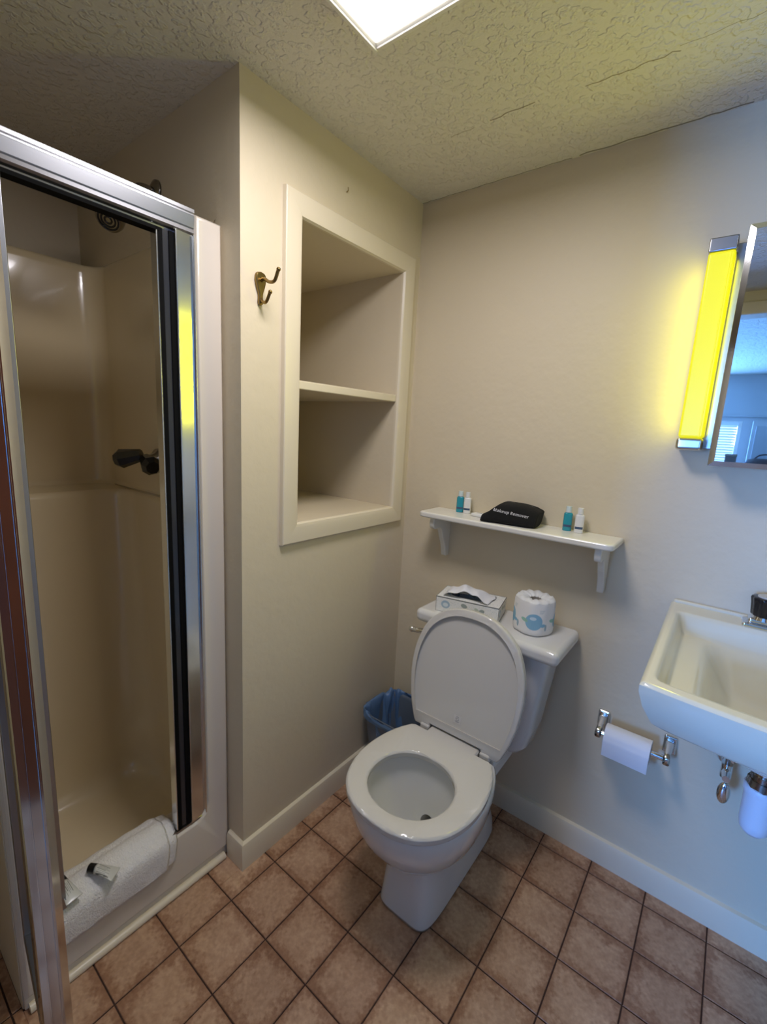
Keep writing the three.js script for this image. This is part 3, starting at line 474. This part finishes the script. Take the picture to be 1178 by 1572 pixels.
// ---------------------------------------------------------------- wall shelf and what stands on it
const SY = 1.055, SZ = 0.138;
{
  const x0 = 0.152, x1 = 0.772, th = 0.019, r = 0.022, b = 0.006;
  const g = thing('wall_shelf', 'ivory wooden wall shelf on two scrolled brackets', 'shelf', [(x0 + x1) / 2, 0.88, 0]);
  const s = new THREE.Shape(); s.moveTo(x0, 0); s.lineTo(x1, 0); s.lineTo(x1, -(SZ - r)); s.quadraticCurveTo(x1, -SZ, x1 - r, -SZ); s.lineTo(x0 + r, -SZ); s.quadraticCurveTo(x0, -SZ, x0, -(SZ - r)); s.closePath();
  part(g, 'board', new THREE.ExtrudeGeometry(s, { depth: th - 2 * b, bevelEnabled: true, bevelThickness: b, bevelSize: b, bevelOffset: -b, bevelSegments: 4 }).rotateX(-Math.PI / 2).translate(0, SY - th + b, 0.0), M.shelf);
  const bs = new THREE.Shape(); const y1 = SY - th, y0 = 0.882; bs.moveTo(0.0, y1); bs.lineTo(0.118, y1); bs.lineTo(0.118, y1 - 0.01); bs.bezierCurveTo(0.126, y1 - 0.032, 0.108, y1 - 0.048, 0.092, y1 - 0.04); bs.bezierCurveTo(0.066, y1 - 0.034, 0.056, y1 - 0.062, 0.05, y1 - 0.08); bs.bezierCurveTo(0.036, y1 - 0.1, 0.03, y1 - 0.118, 0.026, y0 + 0.01); bs.quadraticCurveTo(0.024, y0, 0.014, y0); bs.lineTo(0, y0); bs.closePath();
  const bg = new THREE.ExtrudeGeometry(bs, { depth: 0.013, bevelEnabled: true, bevelThickness: 0.003, bevelSize: 0.003, bevelOffset: -0.003, bevelSegments: 3, curveSegments: 10 });
  bg.applyMatrix4(new THREE.Matrix4().makeBasis(V(0, 0, 1), V(0, 1, 0), V(-1, 0, 0)));
  for (const x of [0.205, 0.739]) part(g, 'bracket', bg.clone().translate(x, 0, 0), M.shelf);
}
{
  const teal = std('teal liquid', lin(0.03, 0.3, 0.36), 0.15), clear = std('clear bottle cap', lin(0.62, 0.72, 0.72), 0.15), white = std('white lotion bottle', lin(0.76, 0.75, 0.71), 0.25), ink = std('dark blue print', lin(0.05, 0.09, 0.16), 0.4);
  const bottle = (x, z, kind, label) => {
    const g = thing(kind === 'teal' ? 'shampoo_bottle' : 'lotion_bottle', label, 'bottle', [x, SY, z], R(18), 'miniature toiletry bottles on the shelf');
    const w = 0.0125, d = 0.009, body = [[0, 0.9], [0.002, 1], [0.03, 1], [0.05, 1], [0.054, 0.85], [0.056, 0.6]].map(([y, k]) => ring(y, 0, 0, w * k, d * k, d * k, 3.2, 32));
    own(g, 'body', loft(body, { capStart: true, capEnd: true }), kind === 'teal' ? teal : white);
    own(g, 'cap', cyl(0.0085, 0.008, 0.018, [0, 0.065, 0], 'y', 20), kind === 'teal' ? clear : white);
    own(g, 'printed_band', loft([0.012, 0.019].map((y) => ring(y, 0, 0, w * 1.01, d * 1.03, d * 1.03, 3.2, 32).slice(4, 14)), { closed: false }), ink);
  };
  bottle(0.257, 0.034, 'teal', 'teal miniature bottle at the shelf end nearer the niche');
  bottle(0.286, 0.036, 'white', 'white miniature bottle between the left teal bottle and the black cloth');
  bottle(0.621, 0.036, 'teal', 'teal miniature bottle right of the black cloth');
  bottle(0.656, 0.042, 'white', 'white miniature bottle nearest the right shelf bracket');
  const soap = thing('soap_packet', 'small flat white soap packet beside the black cloth', 'soap', [0.345, SY, 0.058], R(-8)); own(soap, 'packet', rbox(-0.026, 0.026, 0, 0.011, -0.016, 0.016, 0.004), M.card); own(soap, 'printed_line', rbox(-0.014, 0.01, 0.0108, 0.0114, -0.004, -0.001, 0.0002), ink);
}
{ // folded black make-up cloth with white lettering
  const g = thing('folded_cloth', 'folded black make-up remover cloth with white lettering on the shelf', 'cloth', [0.458, SY, 0.068], R(6));
  const m = std('black terry cloth', lin(1, 1, 1), 0.95, 0, { map: canvasTex(1024, 512, (c) => { c.fillStyle = '#0b0b0d'; c.fillRect(0, 0, 1024, 512); c.fillStyle = '#d9d9dc'; c.font = 'bold 92px sans-serif'; c.textAlign = 'center'; c.save(); c.translate(560, 250); c.rotate(0.1); c.fillText('Makeup Remover', 0, 0, 640); c.restore(); }), bumpMap: rep(M.towel.bumpMap, 5), bumpScale: 0.003 });
  const N = 48, rings = [];
  // cross-section from the shelf up the leaning front, over the top and down behind; it sags along its length
  for (let i = 0; i <= 40; i++) { const k = i / 40, x = lerp(-0.083, 0.088, k), end = Math.min(1, Math.min(k, 1 - k) * 7) ** 0.55, hgt = (0.03 + 0.033 * ss(0.0, 0.32, k) - 0.008 * ss(0.55, 1, k)) * (0.85 + 0.15 * end), dep = 0.05 * (0.8 + 0.2 * end); rings.push(Array.from({ length: N }, (_, j) => { const t = j / N * 2 * Math.PI, cc = Math.cos(t), s2 = Math.sin(t), e = 0.55; const wob = 0.004 * (fbm(k, j / N, 5, 33, 3) - 0.5); const y = hgt / 2 + Math.sign(s2) * Math.abs(s2) ** e * (hgt / 2) * 1 + (s2 > 0 ? wob : 0); const z = Math.sign(cc) * Math.abs(cc) ** e * dep - y * 0.45 + 0.012; return [x + 0.004 * s2, Math.max(0.0003, y), z]; })); }
  const cl = loft(rings, { capStart: true, capEnd: true }), p = cl.attributes.position, uv = cl.attributes.uv; for (let i = 0; i < p.count; i++) { const front = p.getZ(i) > -0.02; uv.setXY(i, (p.getX(i) + 0.09) / 0.18, front ? p.getY(i) / 0.066 : 0.02); }
  own(g, 'cloth', cl, m);
}
{ // brass double hook
  const g = thing('robe_hook', 'antique brass double robe hook on the niche wall', 'hook', [0, 1.655, 0.688]);
  const bp = [[0.0, -0.044], [0.006, -0.04], [0.006, -0.018], [0.012, 0.0], [0.0155, 0.018], [0.012, 0.03], [0.0, 0.034]], bc = new THREE.CatmullRomCurve3(bp.map(([x, y]) => V(x, y, 0))).getPoints(24), pl = [...bc, ...bc.slice(1, -1).reverse().map((q) => V(-q.x, q.y, 0))];
  const plate = new THREE.ExtrudeGeometry(new THREE.Shape(pl.map((q) => new THREE.Vector2(q.x, q.y))), { depth: 0.003, bevelEnabled: true, bevelThickness: 0.003, bevelSize: 0.003, bevelOffset: -0.003, bevelSegments: 3 }).translate(0, 0, 0.003).rotateY(Math.PI / 2);
  own(g, 'plate', plate, M.brass);
  own(g, 'prong', merge(tube([[0.004, 0.012, 0], [0.018, 0.016, 0], [0.04, 0.006, 0], [0.058, 0.006, 0], [0.072, 0.028, 0]], 0.0042, 30, 10), new THREE.SphereGeometry(0.0052, 12, 10).translate(0.073, 0.029, 0)), M.brass);
  own(g, 'prong', merge(tube([[0.004, -0.024, 0], [0.014, -0.036, 0], [0.026, -0.038, 0], [0.042, -0.018, 0]], 0.004, 24, 10), new THREE.SphereGeometry(0.005, 12, 10).translate(0.043, -0.017, 0)), M.brass);
}
{ // waste bin with its liner in the corner
  const xc = 0.135, zc = 0.15, h = 0.285, g = thing('waste_bin', 'grey rectangular waste bin with a blue plastic liner in the corner', 'bin', [xc, 0, zc]);
  const wall = [[0, 0.078, 0.064], [0.01, 0.08, 0.066], [0.15, 0.096, 0.08], [h - 0.02, 0.109, 0.092], [h - 0.012, 0.114, 0.097], [h, 0.115, 0.098], [h + 0.003, 0.112, 0.095], [h - 0.01, 0.107, 0.09], [0.15, 0.093, 0.077], [0.012, 0.077, 0.063]].map(([y, a, b]) => ring(y, xc, zc, a, b, b, 5, 64));
  part(g, 'shell', loft(wall, { capStart: true, capEnd: true }), M.bin);
  const lr = [[h - 0.024, 1.03], [h - 0.014, 1.045], [h - 0.002, 1.045], [h + 0.007, 1.03], [h + 0.01, 0.99], [h + 0.002, 0.95], [h - 0.03, 0.89], [h - 0.09, 0.85], [0.14, 0.76], [0.05, 0.62], [0.03, 0.3]].map(([y, k], i) => ring(y, xc, zc, 0.114 * k, 0.097 * k, 0.097 * k, 4.5, 128).map(([x, yy, z], j) => { const t = j / 128, f = (0.022 * (fbm(t, 0.1 + i * 0.03, 32, 51, 2) - 0.5) + 0.014 * (fbm(t, i * 0.02, 6, 61, 2) - 0.5)) * (i < 3 ? 0.22 : i < 5 ? 0.6 : 1.7), d = Math.hypot(x - xc, z - zc) || 1; return [x + (x - xc) / d * f, yy + (i > 1 && i < 6 ? 0.05 * (fbm(t, 0.4, 9, 71, 3) - 0.5) * (i === 4 ? 1.2 : 0.7) : 0), z + (z - zc) / d * f]; }));
  part(g, 'liner', loft(lr), M.liner);
}

// ---------------------------------------------------------------- sink, plumbing, paper holder
{
  const x0 = 0.911, x1 = 1.455, D = 0.49, g = thing('wall_sink', 'ivory wall-hung sink with a soap ledge and squared front', 'sink', [(x0 + x1) / 2, 0.7, 0]);
  const rimY = (z) => 0.907 - 0.03 * z / D, bow = (u) => D + 0.022 * (1 - (2 * u - 1) ** 2);
  const top = [], NU = 110, NV = 100;
  const inner = (x, z, u) => {
    const zf = bow(u) - 0.03, l = x0 + 0.02, r = x1 - 0.02, bk = 0.075, e = 0.022;
    const a = ss(l, l + e, x) * ss(r, r - e, x) * ss(bk, bk + e, z) * ss(zf, zf - e, z);
    const L = 0.985 + 0.04, bx = ss(L - 0.035, L + 0.045, x) * ss(r - 0.06, r - 0.15, x), bz = ss(bk + 0.01, bk + 0.09, z) * ss(zf - 0.005, zf - 0.07, z);
    const dx = (x - 1.19) / 0.2, dz = (z - 0.27) / 0.2, dish = 0.03 * Math.max(0, 1 - dx * dx - dz * dz);
    return 0.048 * a + 0.085 * bx * bz * a + dish * bx * bz;
  };
  for (let j = 0; j <= NV; j++) { const row = []; for (let i = 0; i <= NU; i++) { const u = i / NU, v = j / NV, x = lerp(x0, x1, u), z = lerp(0.001, bow(u), v); const ed = Math.min(u * (x1 - x0), (1 - u) * (x1 - x0), (1 - v) * D), rnd0 = ed < 0.008 ? 0.006 * (1 - Math.sqrt(Math.max(0, 1 - (1 - ed / 0.008) ** 2))) : 0; row.push([x, rimY(z) - rnd0 - inner(x, z, u), z]); } top.push(row); }
  const lip = rbox(x0 + 0.004, x1 - 0.004, 0.895, 0.914, 0.001, 0.014, 0.006);
  // outside: apron, chamfer, rounded belly
  const rim = (ins, dy, insB) => { const P = []; const A = x0 + ins, B = x1 - ins; for (let i = 0; i <= 12; i++) P.push([A, rimY(lerp(0.001, bow(0) - insB, i / 12)) - dy, lerp(0.001, bow(0) - insB, i / 12)]); for (let i = 1; i < 24; i++) { const u = i / 24; P.push([lerp(A, B, u), rimY(D) - dy, bow(u) - insB]); } for (let i = 12; i >= 0; i--) P.push([B, rimY(lerp(0.001, bow(1) - insB, i / 12)) - dy, lerp(0.001, bow(1) - insB, i / 12)]); return P; };
  const skirt = loft([rim(0, 0.006, 0), rim(0.0005, 0.02, 0.0), rim(0.01, 0.05, 0.004), rim(0.028, 0.082, 0.012), rim(0.036, 0.09, 0.02), rim(0.05, 0.096, 0.045), rim(0.1, 0.13, 0.12), rim(0.17, 0.175, 0.2), rim(0.22, 0.19, 0.28)], { closed: false, capEnd: true });
  const basin = part(g, 'basin', loft(top.slice().reverse(), { closed: false }), M.sink);
  part(basin, 'apron', toCreasedNormals(skirt.toNonIndexed(), 0.7), M.sink);
  part(basin, 'back_lip', lip, M.sink);
  part(g, 'drain', merge(cyl(0.026, 0.026, 0.003, [1.19, 0.739, 0.27]), cyl(0.016, 0.014, 0.01, [1.19, 0.746, 0.27])), M.chrome);
}
{ // faucet: two black knobs on a chrome bar
  const g = thing('sink_faucet', 'chrome sink faucet with black fluted knobs', 'faucet', [1.18, 0.904, 0.048]);
  own(g, 'base_plate', merge(rbox(-0.118, 0.118, -0.003, 0.01, -0.027, 0.027, 0.006), rbox(-0.108, 0.108, 0.008, 0.022, -0.02, 0.02, 0.007)), M.chrome);
  for (const x of [-0.078, 0.078]) {
    const kn = own(g, 'knob', loft([[0.026, 0.021], [0.03, 0.026], [0.058, 0.0285], [0.07, 0.0305], [0.074, 0.029], [0.0745, 0.022]].map(([y, r]) => Array.from({ length: 60 }, (_, j) => { const t = j / 60 * 2 * Math.PI, q = r * (1 + (r > 0.024 ? 0.045 : 0) * Math.cos(10 * t)); return [x + q * Math.cos(t), y, q * Math.sin(t)]; })), { capStart: true, capEnd: true }), M.blackPlastic);
    own(kn, 'knob_cap', cyl(0.02, 0.019, 0.003, [x, 0.076, 0]), std('clear knob button', lin(0.5, 0.47, 0.4), 0.2));
    own(g, 'collar', cyl(0.026, 0.023, 0.008, [x, 0.024, 0]), M.chrome);
  }
  own(g, 'spout', merge(tube([[0, 0.015, 0], [0, 0.045, 0.012], [0, 0.055, 0.06], [0, 0.045, 0.115], [0, 0.028, 0.125]], 0.0115, 30, 14)), M.chrome);
}
{
  const g = thing('shutoff_valve', 'chrome shut-off valve with an oval handle under the sink', 'valve', [1.092, 0.52, 0]);
  part(g, 'escutcheon', cyl(0.022, 0.018, 0.006, [1.092, 0.515, 0.003], 'z'), M.chrome);
  part(g, 'body', merge(cyl(0.009, 0.009, 0.07, [1.092, 0.515, 0.04], 'z'), cyl(0.0125, 0.0125, 0.038, [1.092, 0.515, 0.062]), cyl(0.01, 0.008, 0.03, [1.092, 0.515, 0.09], 'z')), M.chrome);
  part(g, 'handle', new THREE.SphereGeometry(0.02, 28, 18).scale(0.72, 1.5, 0.45).translate(1.093, 0.474, 0.1), M.chrome);
  part(g, 'riser', tube([[1.092, 0.53, 0.062], [1.092, 0.6, 0.062], [1.1, 0.68, 0.056], [1.105, 0.86, 0.05]], 0.0055, 24, 10), M.steel);
}
{
  const g = thing('sink_trap', 'white plastic sink trap hanging from a chrome tailpiece', 'pipe', [1.148, 0.45, 0.2]);
  part(g, 'tailpiece', merge(cyl(0.019, 0.019, 0.13, [1.148, 0.655, 0.2])), M.chrome);
  part(g, 'slip_nut', merge(cyl(0.031, 0.029, 0.02, [1.148, 0.598, 0.2], 'y', 8), cyl(0.025, 0.025, 0.012, [1.148, 0.614, 0.2])), M.nickel);
  part(g, 'trap_cup', lathe([[0, 0], [0.018, 0.002], [0.026, 0.012], [0.029, 0.03], [0.03, 0.1], [0.033, 0.104], [0.033, 0.118], [0.028, 0.12], [0, 0.12]], [1.148, 0.472, 0.2]), M.pvc);
  part(g, 'waste_arm', merge(cyl(0.02, 0.02, 0.2, [1.2, 0.545, 0.1], 'z'), cyl(0.02, 0.02, 0.06, [1.18, 0.545, 0.2], 'x')), M.pvc);
}
{
  const xa = 0.792, xb = 0.966, y = 0.49, g = thing('paper_holder', 'chrome toilet paper holder fixed to the back wall', 'paper holder', [(xa + xb) / 2, y, 0]);
  const rollY = 0.476, rollZ = 0.062;
  for (const x of [xa, xb]) {
    const post = part(g, 'wall_plate', rbox(x - 0.016, x + 0.016, y - 0.027, y + 0.027, 0, 0.01, 0.005), M.chrome);
    part(post, 'post', merge(loft([[0.008, 0.013, 0.02, y], [0.03, 0.009, 0.016, y - 0.003], [0.055, 0.008, 0.014, rollY + 0.004], [0.072, 0.0085, 0.013, rollY]].map(([z, a, b, yy]) => ring(0, 0, 0, a, b, b, 4, 28).map((p) => [x + p[0], yy + p[2], z])), { capEnd: true, capStart: true })), M.chrome);
  }
  part(g, 'roller', cyl(0.0085, 0.0085, xb - xa - 0.012, [(xa + xb) / 2, rollY, rollZ], 'x', 20), M.chrome);
  const t = thing('toilet_paper_roll', 'nearly used toilet paper roll hanging on the chrome holder', 'toilet roll', [0.868, rollY, rollZ]);
  const tx0 = 0.81, tx1 = 0.928, ro = 0.0335;
  part(t, 'paper', lathe([[0.0188, 0], [ro - 0.001, 0], [ro, 0.001], [ro, tx1 - tx0 - 0.001], [ro - 0.001, tx1 - tx0], [0.0188, tx1 - tx0], [0.0188, 0]], [0, 0, 0], 48).rotateZ(-Math.PI / 2).translate(tx0, rollY, rollZ), M.tissue);
  part(t, 'core', lathe([[0.0182, 0.0005], [0.0186, 0.0005], [0.0186, tx1 - tx0 - 0.0005], [0.0182, tx1 - tx0 - 0.0005]], [0, 0, 0], 32).rotateZ(-Math.PI / 2).translate(tx0, rollY, rollZ), std('grey cardboard core', lin(0.3, 0.27, 0.22), 0.9));
  const sh = []; for (let i = 0; i <= 14; i++) { const k = i / 14; let y1, z1; if (k < 0.4) { const a = R(lerp(80, 0, k / 0.4)); y1 = rollY + (ro + 0.0008) * Math.sin(a); z1 = rollZ + (ro + 0.0008) * Math.cos(a); } else { const q = (k - 0.4) / 0.6; y1 = rollY - q * 0.05; z1 = rollZ + ro + 0.0008 - 0.006 * q * q; } sh.push([[tx0 + 0.001, y1, z1], [tx1 - 0.001, y1 - 0.002 * k, z1], [tx1 - 0.001, y1 - 0.002 * k, z1 + 0.0007], [tx0 + 0.001, y1, z1 + 0.0007]]); }
  part(t, 'loose_sheet', toCreasedNormals(loft(sh, { capStart: true, capEnd: true }).toNonIndexed(), 0.8), M.tissue);
}

// ---------------------------------------------------------------- the bathroom's wooden door and the bedroom the mirror shows
{
  const g = thing('bathroom_door', 'red-brown wooden door standing open against the right wall', 'door', [1.42, 0.012, ZF - 0.03]);
  part(g, 'leaf', uvm(rbox(1.405, 1.44, 0.012, DH - 0.005, ZF - 0.79, ZF - 0.03, 0.002)), M.wood);
  part(g, 'door_knob', merge(lathe([[0, 0], [0.026, 0], [0.026, 0.005], [0.011, 0.012], [0.011, 0.03], [0.024, 0.04], [0.026, 0.052], [0.018, 0.06], [0, 0.062]]).rotateZ(Math.PI / 2).translate(1.405, 0.92, ZF - 0.73)), M.brass);
}
{
  const z1 = 5.1, x0 = -1.4, x1 = 2.4, WX0 = 0.5, WX1 = 0.985, WY0 = 0.74, WY1 = 1.61;
  struct('floor_bedroom', uvm(box(x0, x1, -0.1, 0, ZF + 0.1, z1)), M.carpet, 'grey carpet of the bedroom seen in the mirror');
  struct('ceiling_bedroom', uvm(box(x0 - 0.1, x1 + 0.1, H, H + 0.1, ZF + 0.1, z1 + 0.1)), M.ceiling, 'stippled bedroom ceiling seen in the mirror');
  struct('wall_bedroom_left', uvm(box(x0 - 0.1, x0, 0, H, ZF + 0.1, z1)), M.bedroomWall, 'pale left wall of the bedroom');
  struct('wall_bedroom_right', uvm(box(x1, x1 + 0.1, 0, H, ZF + 0.1, z1)), M.bedroomWall, 'pale right wall of the bedroom');
  struct('wall_bedroom_near', uvm(merge(box(XR + 0.1, x1 + 0.1, 0, H, ZF, ZF + 0.1), box(x0 - 0.1, XL - 0.1, 0, H, ZF, ZF + 0.1))), M.bedroomWall, 'pale bedroom wall beside the doorway');
  const VX0 = -0.88, VX1 = 0.32, VY0 = 0.69, VY1 = 1.73;
  struct('wall_bedroom_far', uvm(merge(box(x0 - 0.1, VX0, 0, H, z1, z1 + 0.1), box(VX1, WX0, 0, H, z1, z1 + 0.1), box(WX1, x1 + 0.1, 0, H, z1, z1 + 0.1), box(WX0, WX1, 0, WY0, z1, z1 + 0.1), box(WX0, WX1, WY1, H, z1, z1 + 0.1), box(VX0, VX1, 0, VY0, z1, z1 + 0.1), box(VX0, VX1, VY1, H, z1, z1 + 0.1))), M.bedroomWall, 'pale far wall of the bedroom with two windows');
  struct('trim_4', rbox(VX1 + 0.02, x1, 1.655, 1.675, z1 - 0.018, z1, 0.003), M.bedroomWall, 'pale rail along the far bedroom wall');
  const win = (name, frame, pane, lab) => { const w = struct(name, frame, M.white, lab); own(w, 'window_pane', pane, M.windowGlass); return w; };
  const w1 = win('window_1', merge(rbox(WX0, WX0 + 0.035, WY0, WY1, z1, z1 + 0.06), rbox(WX1 - 0.035, WX1, WY0, WY1, z1, z1 + 0.06), rbox(WX0 + 0.035, WX1 - 0.035, WY0, WY0 + 0.04, z1, z1 + 0.06), rbox(WX0 + 0.035, WX1 - 0.035, WY1 - 0.035, WY1, z1, z1 + 0.06)), box(WX0 + 0.03, WX1 - 0.03, WY0 + 0.03, WY1 - 0.03, z1 + 0.03, z1 + 0.034), 'bright bedroom window with blinds, seen in the mirror');
  const sg = new THREE.BoxGeometry(WX1 - WX0 - 0.08, 0.0015, 0.024).rotateX(0.55);
  for (let i = 0; i < 27; i++) { const s = own(w1, numbered('blind_slat'), sg, M.blind); s.position.set((WX0 + WX1) / 2, WY1 - 0.06 - i * 0.0285, z1 - 0.02); }
  own(w1, 'blind_head', rbox(WX0 + 0.03, WX1 - 0.03, WY1 - 0.05, WY1 - 0.02, z1 - 0.04, z1, 0.003), M.blind);
  win('window_2', merge(rbox(VX0, VX0 + 0.03, VY0, VY1, z1, z1 + 0.06), rbox(VX1 - 0.03, VX1, VY0, VY1, z1, z1 + 0.06), rbox(VX0 + 0.03, VX1 - 0.03, VY0, VY0 + 0.03, z1, z1 + 0.06), rbox(VX0 + 0.03, VX1 - 0.03, VY1 - 0.03, VY1, z1, z1 + 0.06)), box(VX0 + 0.02, VX1 - 0.02, VY0 + 0.02, VY1 - 0.02, z1 + 0.03, z1 + 0.034), 'wide bare bedroom window left of the blinds');
  const wd = thing('wardrobe', 'pale wardrobe beside the bedroom window, seen in the mirror', 'wardrobe', [1.5, 0, 4.9]);
  part(wd, 'body', rbox(1.07, 1.9, 0, 1.6, 4.72, 5.095, 0.004), M.bedroomWall);
  for (const x of [1.1, 1.495]) { const d = part(wd, 'door', rbox(x, x + 0.375, 0.06, 1.55, 4.702, 4.72, 0.003), std('blue-grey wardrobe door', lin(0.42, 0.44, 0.46), 0.6)); part(d, 'knob', new THREE.SphereGeometry(0.014, 14, 10).translate(x === 1.1 ? 1.455 : 1.515, 0.85, 4.69), M.brass); }
  const dr = thing('dresser', 'dark wooden dresser under the bedroom window, seen in the mirror', 'dresser', [1.0, 0, 4.3]);
  part(dr, 'body', rbox(0.4, 1.5, 0.08, 1.115, 4.1, 4.5, 0.006), M.darkWood); part(dr, 'top', rbox(0.38, 1.52, 1.115, 1.14, 4.08, 4.52, 0.004), M.darkWood);
  for (let k = 0; k < 4; k++) { const d = part(dr, 'drawer', rbox(0.43, 1.47, 0.12 + k * 0.245, 0.345 + k * 0.245, 4.085, 4.1, 0.004), M.darkWood); for (const x of [0.65, 1.25]) part(d, 'knob', new THREE.SphereGeometry(0.015, 12, 10).translate(x, 0.235 + k * 0.245, 4.075), M.brass); }
  for (const x of [0.42, 1.44]) for (const z of [4.12, 4.44]) part(dr, 'foot', rbox(x, x + 0.04, 0, 0.08, z, z + 0.04, 0.003), M.darkWood);
  const bx = thing('keepsake_box', 'small grey-brown box on the dresser before the window', 'box', [0.945, 1.14, 4.3]);
  own(bx, 'body', rbox(-0.045, 0.045, 0, 0.11, -0.03, 0.03, 0.003), std('grey-brown box card', lin(0.16, 0.13, 0.12), 0.7)); own(bx, 'box_lid', rbox(-0.048, 0.048, 0.1, 0.122, -0.033, 0.033, 0.003), std('tan box lid', lin(0.22, 0.18, 0.15), 0.7));
  const bag = thing('leather_bag', 'dark brown leather bag lying on the dresser', 'bag', [1.22, 1.14, 4.3]);
  own(bag, 'body', loft([[0, 0.9], [0.012, 1], [0.05, 0.98], [0.08, 0.85], [0.095, 0.55]].map(([y, k]) => ring(y, 0, 0, 0.17 * k, 0.1 * k, 0.1 * k, 2.6, 40)), { capStart: true, capEnd: true }), M.leather);
  own(bag, 'strap', tube([[-0.1, 0.085, 0.02], [-0.06, 0.125, 0.03], [0.05, 0.128, 0.03], [0.1, 0.086, 0.02]], 0.007, 24, 8), M.leather);
}

scene.traverse((o) => { if (o.isMesh) { o.castShadow = true; o.receiveShadow = true; } if (o.userData && o.userData.kind === undefined) delete o.userData.kind; });
renderer.render(scene, camera);
